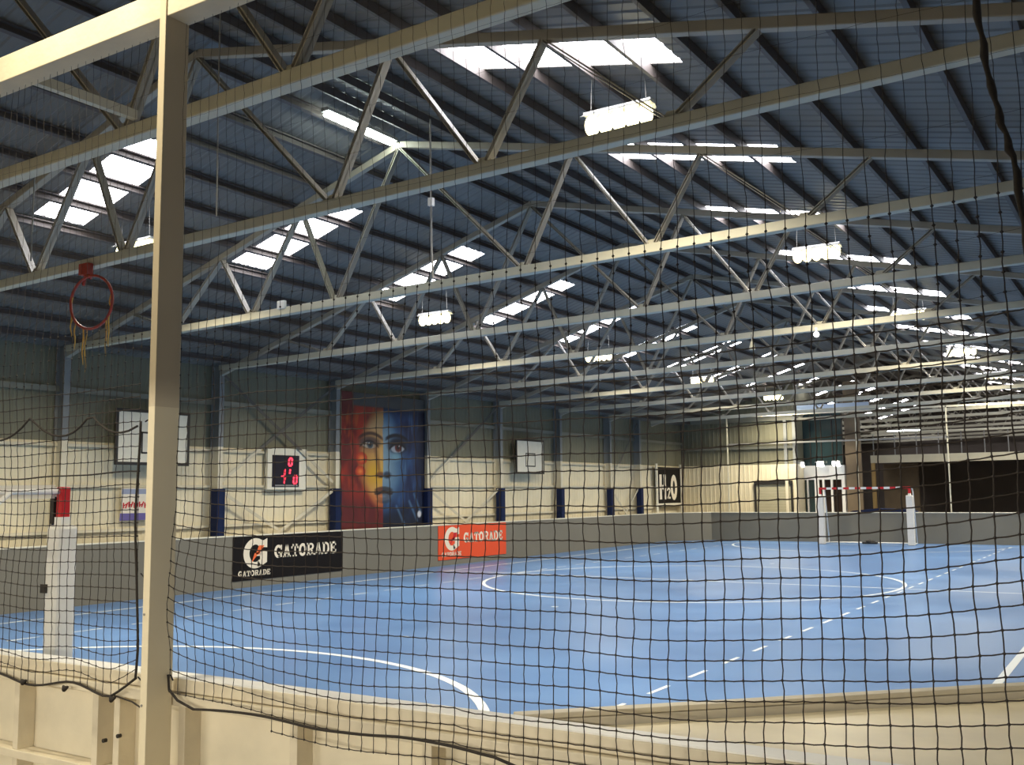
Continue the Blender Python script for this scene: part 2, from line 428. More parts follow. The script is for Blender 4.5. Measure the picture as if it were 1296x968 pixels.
for k, x in enumerate((-12.50,-11.70,-11.04)):
    t = thing('wall_floodlight', f'small white floodlight over the entrance lobby, {["leftmost","middle","rightmost"][k]} of three', 'floodlight', (x,YL,3.0), 'floodlights over the entrance lobby')
    mb = MB(); mb.box(-.05,.05,-.16,0,.06,.12); mb.build('bracket', M['dark'], t)
    mb = MB(); mb.prism([(-.16,-.14,-.02),(.16,-.14,-.02),(.16,-.30,.06),(-.16,-.30,.06)], (0,.05,.12)); mb.build('lamp_housing', M['lampbox'], t)
    mb = MB(); mb.prism([(-.15,-.16,-.045),(.15,-.16,-.045),(.15,-.32,.04),(-.15,-.32,.04)], (0,-.02,.10)); mb.build('lamp_face', M['flood'], t)
mb = MB(); mb.box(-10.72,-10.1,YL,YL+.1,-.05,6.4)
struct(mb.build('wall_brown_panel', M['brown']))
mb = MB(); mb.box(-12.1,-9.3,40.2,40.28,5.1,5.38); mb.box(-12.1,-9.3,40.0,40.28,5.08,5.1)
tag(mb.build('fascia_panel', M['palefascia']), 'pale blue fascia sheet hung high above the entrance lobby', 'fascia')

# mezzanine at the far right
t = thing('mezzanine', 'dim mezzanine deck with a pale edge beam and picket railing, far right', 'mezzanine', (0,0,0))
mb = MB(); mb.box(-10.2,6,44.0,44.25,3.10,3.42); mb.build('edge_beam', M['mezz'], t)
mb = MB(); mb.box(-10.2,6,44.25,56,3.2,3.34); mb.build('deck_slab', M['dkwall'], t)
mb = MB(); mb.box(-10.15,6,44.08,44.14,4.32,4.40); mb.build('top_rail', M['mezz'], t)
x = -10.1
for k in range(14):
    mb = MB(); mb.box(x,x+.035,44.09,44.125,3.42,4.33); mb.build('picket', M['grey'], t); x += .86
for xx in (-10.12,-4.2,1.5):
    mb = MB(); mb.box(xx-.07,xx+.07,44.02,44.18,-.05,3.1); mb.build('support_post', M['tan'], t)
mb = MB(); mb.box(-10.2,6,50.0,50.1,-.05,3.2)
struct(mb.build('wall_under_mezzanine', M['dkwall']))
mb = MB(); mb.box(-10.15,-8.7,46,46.1,-.05,3.1)
struct(mb.build('wall_partition', M['brown']))
mb = MB(); mb.box(-17.5,6,YEND-.1,YEND,-.1,7.6)
struct(mb.build('wall_end', M['dkwall']))
mb = MB(); mb.box(-17.55,-17.4,40.9,YEND,-.1,5.2)
struct(mb.build('wall_left_annex', M['dkwall']))
mb = MB(); mb.box(6,6.1,38.0,YEND,-.1,4.6)
struct(mb.build('wall_right_annex', M['dkwall']))
t = thing('batten_light', 'glowing batten light hung over the mezzanine railing', 'light', (-9.05,45.2,4.45))
mb = MB(); mb.box(-.68,.68,-.06,.06,.05,.11); mb.build('lamp_housing', M['lampbox'], t)
mb = MB(); mb.tube([(-.66,0,0),(.66,0,0)],.045,10); mb.build('tube_lamp', M['tube'], t)
mb = MB(); mb.tube([(-.5,0,.11),(-.5,0,1.9)],.008,6); mb.tube([(.5,0,.11),(.5,0,1.9)],.008,6); mb.build('hanging_wire', M['grey'], t)

# ------------------------------------------------------------------ perimeter boards
def board(name, lab, a, c, inward):
    """a, c = (x,y) ends; inward = unit (x,y) towards the court"""
    t = thing(name, lab, 'perimeter board', (0,0,0))
    ax, ay = a; cx, cy = c; ix, iy = inward
    def quadr(off0, off1, z0, z1):
        p = [(ax-ix*off0, ay-iy*off0), (cx-ix*off0, cy-iy*off0), (cx-ix*off1, cy-iy*off1), (ax-ix*off1, ay-iy*off1)]
        return [(x,y,z0) for x,y in p]+[(x,y,z1) for x,y in p]
    mb = MB(); mb.hexa(quadr(0,.02,.0,HB-.03)); mb.build('panel', M['board'], t)
    mb = MB(); mb.hexa(quadr(-.012,.085,HB-.03,HB)); mb.build('cap_rail', M['cap'], t, .006)
    mb = MB(); mb.hexa(quadr(.02,.075,.02,.10)); mb.hexa(quadr(.02,.075,HB-.12,HB-.03)); mb.build('back_rail', M['timber'], t)
    return t
YLD = 38.15
board('perimeter_board', 'long grey perimeter board carrying the banners along the left side', (XB, YN+1.2), (XB, YLD), (1,0))
board('perimeter_board', 'grey angled perimeter board closing the far left court corner', (XB, YLD), (XB+1.43, YF), (.7071,-.7071))
board('perimeter_board', 'grey perimeter board behind the far goal', (XB+1.43, YF), (XR-1.4, YF), (0,-1))
board('perimeter_board', 'grey perimeter board along the right side, outside the frame', (XR, YF-1.4), (XR, YN+2.05), (-1,0))

# near barrier: cream timber frame seen from outside
t = thing('timber_barrier', 'cream timber framed court barrier in the foreground with studs and plywood back', 'barrier', (0,0,0))
x0, x1 = -17.0, 1.2
mb = MB(); mb.box(x0,x1,YN-.022,YN,0,HB-.02); mb.build('plywood_sheet', M['ply'], t)
mb = MB(); mb.box(x0,x1,YN-.115,YN+.008,HB-.058,HB); mb.build('top_plate', M['timber'], t, .005)
mb = MB(); mb.box(x0,x1,YN-.108,YN+.006,HB,HB+.006); mb.build('cap_strip', M['white'], t)
mb = MB(); mb.box(x0,x1,YN-.140,YN-.022,HB-.118,HB-.062); mb.build('second_plate', M['timber'], t, .005)
mb = MB(); mb.box(x0,x1,YN-.125,YN-.022,.62,.665); mb.build('middle_plate', M['timber'], t, .004)
mb = MB(); mb.box(x0,x1,YN-.125,YN-.022,-.06,-.01); mb.build('bottom_plate', M['timber'], t, .004)
for xs in (-6.45,-5.26,-4.58,-4.41,-3.93,-3.21,-2.49,-1.75,-1.0,-.3):
    wd = .045
    mb = MB(); mb.box(xs-wd/2,xs+wd/2,YN-.118,YN-.022,-.01,.62); mb.box(xs-wd/2,xs+wd/2,YN-.118,YN-.022,.665,HB-.118); mb.build('stud', M['timber'], t, .003)
for (xs,z) in ((-4.5,.80),(-4.39,.835)):
    mb = MB(); mb.tube([(xs,YN-.126,z),(xs,YN-.106,z)],.010,10); mb.build('bolt_head', M['dark'], t)
t = thing('corner_barrier', 'cream angled barrier board cutting the near right court corner', 'barrier', (0,0,0))
dA = V(-2.20, YN+.062, 0); dB = V(XR, YN+.062+(XR+2.20), 0); nn = V(.7071,-.7071,0)
def dq(o0, o1, z0, z1): 
    p = [dA+nn*o0, dB+nn*o0, dB+nn*o1, dA+nn*o1]
    return [(q.x,q.y,z0) for q in p]+[(q.x,q.y,z1) for q in p]
mb = MB(); mb.hexa(dq(0,.022,0,HB-.02)); mb.build('plywood_sheet', M['ply'], t)
mb = MB(); mb.hexa(dq(-.006,.062,HB-.02,HB+.002)); mb.build('top_plate', M['timber'], t, .004)
mb = MB(); mb.hexa(dq(.022,.066,HB-.10,HB-.022)); mb.build('second_plate', M['timber'], t, .004)
t = thing('corner_deck', 'cream plywood deck lying in the triangle behind the angled barrier', 'deck', (0,0,0))
mb = MB(); q0 = dA+nn*.066; q1 = dB+nn*.066
mb.prism([(q0.x+.04,YN+.010,HB-.070),(1.2,YN+.010,HB-.070),(1.2,q1.y,HB-.070),(q1.x,q1.y,HB-.070)], (0,0,.018)); mb.build('deck_sheet', M['deckply'], t)
for xs in (.0,1.1):
    mb = MB(); mb.box(xs-.04,xs+.04,YN+.06,YN+.14,-.065,HB-.070); mb.build('deck_leg', M['timber'], t)

# ------------------------------------------------------------------ net frame (timber) and near netting
PX0, PX1, PY0, PY1 = -4.012, -3.965, YN-.29, YN-.148
t = thing('net_post', 'tall cream timber post carrying the near ball net', 'post', (0,0,0))
mb = MB(); mb.box(PX0,PX1,PY0,PY1,-.06,4.62); mb.build('post_timber', M['post'], t, .003)
for z in (1.05, 1.46):
    mb = MB(); mb.tube([(PX0+.015,PY0-.004,z),(PX0+.015,PY0+.004,z)],.006,8); mb.build('screw_head', M['grey'], t)
mb = MB(); mb.bar((-10.0,(PY0+PY1)/2,4.43),(PX0-.002,(PY0+PY1)/2,4.43),.13,.15); mb.bar((PX1+.002,(PY0+PY1)/2,4.43),(1.0,(PY0+PY1)/2,4.43),.13,.15)
o = mb.build('net_top_beam', M['timber'], None, .004)
tag(o, 'pale timber beam along the top of the near ball net frame', 'beam')

from mathutils import noise as mn
NY = YN-.16
def netting(name, lab, ua, ub, cell, zlo, ztop, fn, skip_h_above, ties, rope_pts_list, cut):
    t = thing(name, lab, 'ball net', (0,0,0))
    nu = int(round((ub-ua)/cell)); nz = int(round((ztop-zlo)/cell))
    P = [[fn(ua+(ub-ua)*i/nu, zlo+(ztop-zlo)*j/nz) for j in range(nz+1)] for i in range(nu+1)]
    ok = [[zlo+(ztop-zlo)*j/nz >= cut(ua+(ub-ua)*i/nu) for j in range(nz+1)] for i in range(nu+1)]
    mb = MB()
    for i in range(nu+1):
        pts = []
        for j in range(nz+1):
            if not ok[i][j]: continue
            pts.append(P[i][j])
            if j < nz:
                m = (P[i][j]+P[i][j+1])/2; pts.append(m+V(random.uniform(-.003,.003),random.uniform(-.003,.003),0))
        mb.tube(pts, [.0021 if q.z < 2.5 else max(.0011,.0021-(q.z-2.5)*.0014) for q in pts], 4, cap=False)
    for j in range(0, nz+1):
        thin = zlo+(ztop-zlo)*j/nz > skip_h_above
        if thin and j % 3: continue
        run = []; runs = [run]
        for i in range(nu+1):
            if not ok[i][j]:
                if run: run = []; runs.append(run)
                continue
            run.append(P[i][j])
            if i < nu and ok[i+1][j]:
                m = (P[i][j]+P[i+1][j])/2; run.append(m+V(0,random.uniform(-.003,.003),-.002 if not thin else -.001))
        for pts in runs:
            if len(pts) > 1: mb.tube(pts, .0021 if not thin else .0006, 4 if not thin else 3, cap=False)
    mb.build('netting', M['net'], t, recalc=False)
    mb = MB()
    for i in range(nu+1):
        for j in range(nz+1):
            if P[i][j].z > 2.9 or not ok[i][j]: continue
            p = P[i][j]; r = .0062
            v = [mb.bm.verts.new(p+V(*d)*r) for d in ((1,0,0),(-1,0,0),(0,1,0),(0,-1,0),(0,0,1.1),(0,0,-1.1))]
            for a, b_, c in ((0,2,4),(2,1,4),(1,3,4),(3,0,4),(2,0,5),(1,2,5),(3,1,5),(0,3,5)): mb._f([v[a],v[b_],v[c]])
    o = mb.build('net_knots', M['net'], t, recalc=False); o['kind'] = 'stuff'
    for pts, rr in rope_pts_list(P, nu, nz, zlo, ztop):
        q = []
        for a, c in zip(pts, pts[1:]):
            for s_ in range(3): q.append(a+(c-a)*s_/3)
        q.append(pts[-1])
        MB().tube(q, rr, 6).build('border_rope', M['rope'], t, smooth=True)
    for pts in ties: MB().tube([V(*p) for p in pts], .004, 5).build('tie_cord', M['rope'], t)
    return t
def fbm(u, v, s=0): return mn.noise(V(u, v, s))

# right panel: hung from the beam, gathered towards the post near its foot, bottom edge draped over the barrier
ZT = 4.36
def drape_y(z):   # the net hangs outside the barrier plates and leans on them
    return NY
def fr(u, z):
    k = max(0, 1-(u-PX1)/1.0)          # closeness to the post
    lowk = max(0, min(1, 1-(z-1.0)/1.3))
    x = u+.05*k*k*lowk*math.sin(z*7)+.012*fbm(u*2.2,z*2.2,3)+.010*fbm(u*1.1,z*6,9)
    zz = z+.13*k**3*lowk*min(1,max(0,(z-.98)/.2))+.010*fbm(u*2.5,z*2.0,5)+.02*lowk*fbm(u*1.2,z*1.2,8)
    if u > -1.7: zz += .055*(u+1.7)**2*max(0,min(1,(3.0-z)/1.2))
    if u < -2.3 and z < 1.3: zz += .010*math.sin(u*5)
    x = max(x, PX1+.014)
    y = NY-.02+.05*fbm(u*1.1,z*1.1,6)*min(1,max(.2,(z-1.1)/.8))-.03*lowk
    if z < 1.2: y = min(y, YN-.150)
    return V(x, y, zz)
def ropes_r(P, nu, nz, zlo, ztop):
    jr = int(round((1.055-zlo)/(ztop-zlo)*nz))
    bottom = [V(PX1+.008, NY-.02, 1.175), V(PX1+.03, NY-.03, 1.11), V(PX1+.09,NY-.03,1.068)]
    for i in range(3, nu+1):
        p = P[i][jr].copy(); p.y = min(p.y, YN-.155)-.005; p.z = 1.055+.010*math.sin(p.x*7)+.006*fbm(p.x*4,2)-max(0,p.x+2.1)*.25
        bottom.append(p)
    return [(bottom, .006)]
netting('ball_net', 'dark square mesh ball net right of the timber post', PX1+.014, .30, .0630, .62, ZT, fr, 2.5, [[(PX1+.001,NY,1.17),(PX1+.03,NY-.01,1.15)]], ropes_r, lambda u: 1.02-(min(.4,max(0,(u+3.5)*.09)) if u < -2.2 else .117+(u+2.2)*.9))

def fl(u, z):
    lowk = max(0, min(1, 1-(z-1.0)/1.1))
    x = u+.012*fbm(u*2.2,z*2.2,13)+.014*lowk*fbm(u*3.1,z*3.3,17)
    zz = z+.012*fbm(u*2.5,z*2.0,15)-.012*math.sin((u+4.0)*4.2)*max(0,1-abs(z-1.9)/.8)
    if z < 1.35: zz += (.022*math.sin(u*9.0)+(max(0,u+4.4)*.42))*(1.35-z)/.3
    y = NY-.015+.04*fbm(u*1.3,z*1.3,16)*min(1,max(.2,(z-1.1)/.8))
    if z < 1.2: y = min(y, YN-.150)
    return V(x, y, zz)
def ropes_l(P, nu, nz, zlo, ztop):
    J = lambda z: int(round((z-zlo)/(ztop-zlo)*nz))
    bottom = [P[i][0] for i in range(nu+1)]
    right = [P[nu][j]+V(.012*math.sin(j*.35),-.004,0) for j in range(0, J(2.42))]
    fest = []
    for i in range(nu+1):
        s_ = ((P[i][J(2.42)].x+4.07) % .53)/.53
        p = P[i][J(2.42)].copy(); p.y -= .012; p.z = 2.43-.11*4*s_*(1-s_)-.02*fbm(p.x*1.5,1); fest.append(p)
    mid = [P[i][J(2.12)]+V(0,-.006,.0) for i in range(nu+1)]
    return [(bottom, .0062), (right, .0065), (fest, .0055), (mid, .0042)]
LEFT_NET = netting('ball_net', 'dark square mesh ball net left of the timber post', -7.4, -4.195, .0630, 1.05, ZT, fl, 2.6,
        [[(-4.2,NY,1.14),(-4.1,NY-.03,1.11),(-4.014,NY-.07,1.10)],[(-4.36,NY-.01,1.04),(-4.2,NY-.03,1.03),(-4.014,NY-.07,1.0)],[(-4.2,NY,1.63),(-4.014,NY-.07,1.57)],[(-4.2,NY,2.37),(-4.014,NY-.07,2.40)]], ropes_l, lambda u: 0)
for kx, kz in ((-4.36,1.035),(-4.74,1.05),(-5.1,1.05)):
    kk = MB(); kk.tube([(kx-.02,NY-.02,kz),(kx,NY-.026,kz-.012),(kx+.02,NY-.02,kz)],[.006,.015,.006],8); kk.build('rope_knot', M['rope'], LEFT_NET, smooth=True)
# loose border rope hanging at the right
mb = MB()
pts = [V(-.40,NY-.06,4.36),V(-.37,NY-.06,3.9),V(-.36,NY-.06,3.4),V(-.345,NY-.06,3.2),V(-.315,NY-.05,3.05),V(-.285,NY-.05,2.9),V(-.27,NY-.05,2.6),V(-.25,NY-.05,2.2),V(-.2,NY-.05,1.6)]
q = []
for a, c in zip(pts, pts[1:]):
    for s_ in range(6): q.append(a+(c-a)*s_/6+V(random.uniform(-.004,.004),0,0))
mb.tube(q, [.010+.003*math.sin(i*1.7) for i in range(len(q))], 7)
tag(mb.build('hanging_rope', M['rope'], None, smooth=True), 'dark loose rope hanging down the right edge of the near net', 'rope')

# ------------------------------------------------------------------ goals
def goal(lab, yline, back, pad, first, xc=CX):
    """back = +1 when the net side is towards +y"""
    t = thing('futsal_goal', lab, 'goal', (xc,yline,0), 'goals')
    hw = 1.58
    for s in (-1, 1):
        p = MB(); p.box(s*hw-.04,s*hw+.04,-.04,.04,0,2.09); po = p.build('post', M['red'], t, .012)
        q = MB(); q.box(s*hw-pad,s*hw+pad,-pad,pad,.0,1.78); q.build('post_pad', M['padwhite'], po, .03)
        q = MB(); q.box(s*hw-.045,s*hw+.045,-.045,.045,1.78,1.845); q.build('white_band', M['white'], po)
    n = 15; w = 2*(hw-.04)/n
    for k in range(n):
        mb = MB(); mb.box(-hw+.04+k*w,-hw+.04+(k+1)*w,-.04,.04,2.01,2.09)
        mb.build('crossbar_segment', M['red'] if k % 2 == first else M['white'], t)
    for s in (-1, 1):
        mb = MB(); mb.tube([(s*hw,.04*back,2.05),(s*(hw-.0),.45*back,2.05),(s*hw,.62*back,1.9),(s*hw,.95*back,.03)],.022,8)
        mb.tube([(s*hw,.05*back,.03),(s*hw,.95*back,.03)],.022,8); mb.build('side_frame', M['white'], t, smooth=True)
    mb = MB(); mb.tube([(-hw,.95*back,.03),(hw,.95*back,.03)],.024,8); mb.tube([(-hw,.45*back,2.05),(hw,.45*back,2.05)],.018,8); mb.build('back_bar', M['white'], t, smooth=True)
    return t
g1 = goal('red and white goal beyond the foreground barrier, white padded post by the net', 5.0, -1, .088, 1)
mb = MB(); mb.box(-1.53,1.53,-.075,-.045,1.995,2.105); mb.build('net_rail', M['padwhite'], g1)
g2 = goal('red and white striped goal at the far end of the court', 38.1, 1, .115, 0)
mb = MB(); mb.box(1.468,1.545,-.104,-.086,1.24,1.31); mb.build('strap_buckle', M['dark'], g1)
mb = MB(); mb.box(1.475,1.525,-.05,.05,1.79,2.0); mb.build('net_bracket', M['dark'], g1)  # dark strip along the inner side of the post top
mb = MB(); mb.sphere((-9.2,38.75,.09),.10,14,8,.75); mb.sphere((-9.05,38.78,.08),.09,14,8,.7); mb.box(-9.42,-8.88,38.68,38.86,.0,.08)
tag(mb.build('kit_bag', M['dark'], None, .02), 'small dark bag lying in the mouth of the far goal', 'bag')
mb = MB(); mb.prism([(-10.1,YF+.25,HB+.002),(-7.7,YF+.25,HB+.002),(-7.9,YF+.25,HB+.10),(-9.1,YF+.25,HB+.14),(-10.0,YF+.25,HB+.05)], (0,.7,0))
tag(mb.build('rolled_tarp', M['navy']), 'dark navy tarp lying behind the board at the far goal', 'tarp')
mb = MB(); mb.box(-10.2,-7.6,YF+.2,YF+1.1,HB-.05,HB)
tag(mb.build('tarp_shelf', M['brown']), 'low timber shelf holding the navy tarp behind the far board', 'shelf')

# far ball net frame
t = thing('net_gantry', 'thin pale ball net frame standing along the far end of the court', 'net frame', (0,0,0))
for x, h in ((-14.88,5.05),(-9.70,4.75),(-6.45,5.04)):
    mb = MB(); mb.box(x-.022,x+.022,YF+.12,YF+.165,-.05,h); mb.build('upright', M['mezz'], t)
mb = MB(); mb.box(-14.85,1.2,YF+.12,YF+.17,4.98,5.05); mb.build('top_bar', M['truss'], t)
mb = MB(); mb.box(-14.85,-6.4,YF+.12,YF+.16,3.86,3.92); mb.build('middle_bar', M['grey'], t)

# ------------------------------------------------------------------ lettering in slab capitals
def arc(cx, cy, rx, ry, a0, a1, n=20): return [(cx+rx*math.cos(math.radians(a0+(a1-a0)*k/n)), cy+ry*math.sin(math.radians(a0+(a1-a0)*k/n))) for k in range(n+1)]
def ringpolys(cx, cy, rx, ry, ix, iy, a0, a1, n=20):
    o = arc(cx,cy,rx,ry,a0,a1,n); i = arc(cx,cy,ix,iy,a0,a1,n)
    return [[o[k],o[k+1],i[k+1],i[k]] for k in range(n)]
def R_(x0,x1,y0,y1): return [(x0,y0),(x1,y0),(x1,y1),(x0,y1)]
def glyph(ch):
    if ch == 'A': return 0.92, [[(.08,.0),(.30,.0),(.56,1.0),(.34,1.0)],[(.62,.0),(.86,.0),(.58,1.0),(.36,1.0)],R_(.28,.66,.24,.42),R_(-.02,.38,0,.13),R_(.54,.94,0,.13)]
    if ch == 'T': return 0.86, [R_(.0,.86,.82,1.0),R_(.31,.55,0,1.0),R_(.18,.68,0,.13),R_(.0,.14,.64,1.0),R_(.72,.86,.64,1.0)]
    if ch == 'O': return 0.92, ringpolys(.46,.5,.46,.52,.2,.3,0,360,28)
    if ch == 'R': return 0.92, [R_(.10,.34,0,1.0),R_(.0,.46,0,.13),R_(.0,.3,.87,1.0),R_(.3,.52,.84,1.0),R_(.3,.52,.42,.56)]+ringpolys(.52,.71,.34,.29,.12,.14,-90,90,14)+[[(.46,.46),(.66,.46),(.86,.0),(.62,.0)],R_(.62,.96,0,.13)]
    if ch == 'D': return 0.92, [R_(.08,.32,0,1.0),R_(.0,.4,0,.16),R_(.0,.4,.84,1.0)]+ringpolys(.40,.5,.52,.5,.26,.34,-90,90,18)
    if ch == 'E': return 0.86, [R_(.08,.32,0,1.0),R_(.0,.82,0,.17),R_(.0,.80,.83,1.0),R_(.3,.58,.42,.57),R_(.68,.82,0,.34),R_(.66,.80,.68,1.0),R_(.50,.60,.36,.64)]
    if ch == 'G': return 0.94, ringpolys(.47,.5,.47,.52,.21,.30,42,300,24)+[R_(.48,.94,.34,.50),R_(.66,.88,.04,.50),R_(.74,.88,.62,1.0),[(.46,-.02),(.72,.02),(.72,.2),(.46,.2)]]
    if ch == ' ': return .5, []
    return 0, []
def text_polys(s, gap=.06):
    out = []; x = 0
    for ch in s:
        w, ps = glyph(ch)
        for p in ps: out.append([(a+x,b_) for a,b_ in p])
        x += w+gap
    return x-gap, out
def place(mb, polys, org, ux, uy, sx, sy, width=None):
    for p in polys: mb.poly([org+ux*(a*sx)+uy*(b_*sy) for a, b_ in p])
BIGG = ringpolys(.5,.5,.5,.52,.25,.30,62,300,34)+[[(.60,.03),(.80,.07),(1.0,.17),(1.0,.55),(.70,.55),(.70,.28),(.60,.245)],[(.56,.40),(.72,.40),(.72,.55),(.56,.55)],[(.60,.76),(.735,.955),(.84,.93),(1.0,1.0),(1.0,.68),(.78,.70)]]
BOLT = [[(.60,.76),(.84,.76),(.66,.54),(.48,.48)],[(.46,.48),(.70,.60),(.62,.44)],[(.42,.50),(.64,.54),(.30,.18)]]
def sponsor(lab, y0, y1, base, ink, bolt):
    z0, z1 = .155, HB-.035
    t = thing('banner', lab, 'banner', (XB+.008, y0, z0), 'banners on the left perimeter board')
    mb = MB(); mb.mi = 0; mb.box(0,.006,0,y1-y0,0,z1-z0); 
    w = y1-y0; h = z1-z0; UX = V(0,1,0); UY = V(0,0,1)
    mb.mi = 1
    place(mb, BIGG, V(.0085,.30,.27*h), UX, UY, .70, .67*h)
    place(mb, text_polys('GATORADE')[1], V(.0085,1.22,.46*h), UX, UY, 2.06/text_polys('GATORADE')[0], .30*h)
    place(mb, text_polys('GATORADE')[1], V(.0085,.16,.09*h), UX, UY, .95/text_polys('GATORADE')[0], .13*h)
    mb.mi = 2
    place(mb, BOLT, V(.0095,.33,.27*h), UX, UY, .70, .67*h)
    mb.build('printed_sheet', [M[base], M[ink], M[bolt]], t, recalc=False)
sponsor('black banner with a large white G and lettering on the left board', 15.36, 18.87, 'black', 'offwhite', 'boltorange')
sponsor('orange banner with a large white G and lettering on the left board', 22.78, 26.25, 'orange', 'offwhite', 'red')

# black and white sign near the far corner
t = thing('wall_sign', 'black sign with tall pale chemical formula letters near the far corner', 'sign', (XC-.10,37.95,1.52))
mb = MB(); mb.box(0,.02,0,2.3,0,1.48); 
mb.build('sign_panel', M['black'], t)
Hh = [R_(0,.36,0,1.0),R_(.64,1.0,0,1.0),R_(.3,.7,.40,.58)]
Oo = ringpolys(.5,.5,.5,.5,.17,.27,0,360,30)
Two = ringpolys(.5,.72,.5,.28,.22,.12,-20,180,14)+[[(.62,.72),(.98,.66),(.36,.0),(.0,.0)],R_(0,1,0,.18)]
mb = MB()
place(mb, Hh, V(.023,.16,.16), V(0,1,0), V(0,0,1), .64, 1.02)
place(mb, Two, V(.023,.90,.18), V(0,1,0), V(0,0,1), .34, .46)
place(mb, Oo, V(.023,1.28,.12), V(0,1,0), V(0,0,1), .66, 1.06)
mb.build('letters', M['offwhite'], t, recalc=False)
mb = MB(); mb.box(-.02,.03,-.14,0,-.4,1.62); mb.box(-.02,.03,2.3,2.44,-.4,1.62); mb.box(-.02,.03,0,2.3,-.12,0); mb.build('sign_frame', M['cap'], t)

# small notice on the left wall
t = thing('wall_notice_sign', 'small white notice with red script and purple base band on left wall', 'notice', (XW+.13,12.72,1.56))
mb = MB(); mb.box(0,.012,0,.95,0,.62); mb.build('notice_sheet', M['offwhite'], t)
mb = MB(); mb.box(.012,.015,-.03,.95,-.02,.12); mb.build('base_band', M['purple'], t)
mb = MB(); mb.box(.012,.015,0,.95,.50,.60); mb.build('top_band', M['bluegrey'], t)
mb = MB(); x = .05
for k in range(7):
    w = .09
    for s_ in range(2):
        a = V(.0165,x+s_*.045,.22+.02*(k%2)); c = a+V(0,.025*(1 if s_ else -1)+.02,.11)
        mb.bar(a, c, .028, .002, up=(1,0,0))
    mb.bar(V(.0165,x,.27),V(.0165,x+.06,.30),.022,.002,up=(1,0,0))
    x += .125
mb.build('red_lettering', M['red'], t)

# scoreboard
t = thing('scoreboard', 'black electronic scoreboard with red digits on the left wall', 'scoreboard', (XC-.16,16.70,2.2))
mb = MB(); mb.box(-.08,.06,0,.86,0,.74); mb.build('case', M['screen'], t, .01)
mb = MB(); mb.box(-.08,.04,-.14,-.0,-.06,.90); mb.box(-.08,.04,.86,1.12,-.06,.90); mb.box(-.08,.04,0,.86,.74,.90); mb.box(-.08,.04,0,.86,-.06,0); mb.build('surround', M['cap'], t)
SEG = {'a':((.1,1),(.9,1)),'b':((1,.95),(1,.55)),'c':((1,.45),(1,.05)),'d':((.1,0),(.9,0)),'e':((0,.05),(0,.45)),'f':((0,.55),(0,.95)),'g':((.1,.5),(.9,.5))}
def digit(chars, y, z, w, h):
    mb = MB()
    for s_ in chars:
        (a,b_),(c,d) = SEG[s_]
        mb.bar(V(.066,y+a*w+b_*h*.12,z+b_*h),V(.066,y+c*w+d*h*.12,z+d*h),.042,.012,up=(1,0,0))
    mb.build('digit', M['led'], t)
digit('abcdef', .50, .50, .10, .17); digit('abc', .24, .07, .13, .17); digit('bc', .27, .26, .10, .16)
digit('abcdef', .66, .08, .10, .18); digit('bc', .48, .30, .06, .12)
mb = MB(); mb.box(.058,.07,.08,.8,.02,.05); mb.build('label_strip', M['grey'], t)

# basketball backboards
def backboard(lab, y0, y1, z0, z1):
    t = thing('basketball_backboard', lab, 'backboard', (XC+.05,(y0+y1)/2,z0), 'backboards on the left wall')
    w = (y1-y0)/2; h = z1-z0
    mb = MB(); mb.box(0,.03,-w,w,0,h); mb.build('board', M['cap'], t, .004)
    e = .05
    mb = MB(); mb.box(-.005,.036,-w-.01,-w+e,-.01,h+.01); mb.box(-.005,.036,w-e,w+.01,-.01,h+.01); mb.box(-.005,.036,-w+e,w-e,-.01,e); mb.box(-.005,.036,-w+e,w-e,h-e,h+.01); mb.build('border', M['dark'], t)
    q = .30; b0, b1 = .22, .66
    mb = MB(); e = .035
    mb.box(.03,.034,-q,-q+e,b0,b1); mb.box(.03,.034,q-e,q,b0,b1); mb.box(.03,.034,-q,q,b1-e,b1); mb.box(.03,.034,-q,q,b0,b0+e); mb.build('target_square', M['dark'], t)
    for s in (-.5,.5):
        mb = MB(); mb.bar((0,s*w,h*.5),(-.26,s*w,h*.5),.06,.06); mb.bar((0,s*w,h*.15),(-.26,s*w,h*.5),.04,.04); mb.build('bracket', M['grey'], t)
backboard('black edged white basketball backboard partly behind the net post', 12.38, 14.14, 2.64, 3.73)
backboard('small white basketball backboard on the wall right of the mural', 26.95, 28.65, 2.62, 3.71)

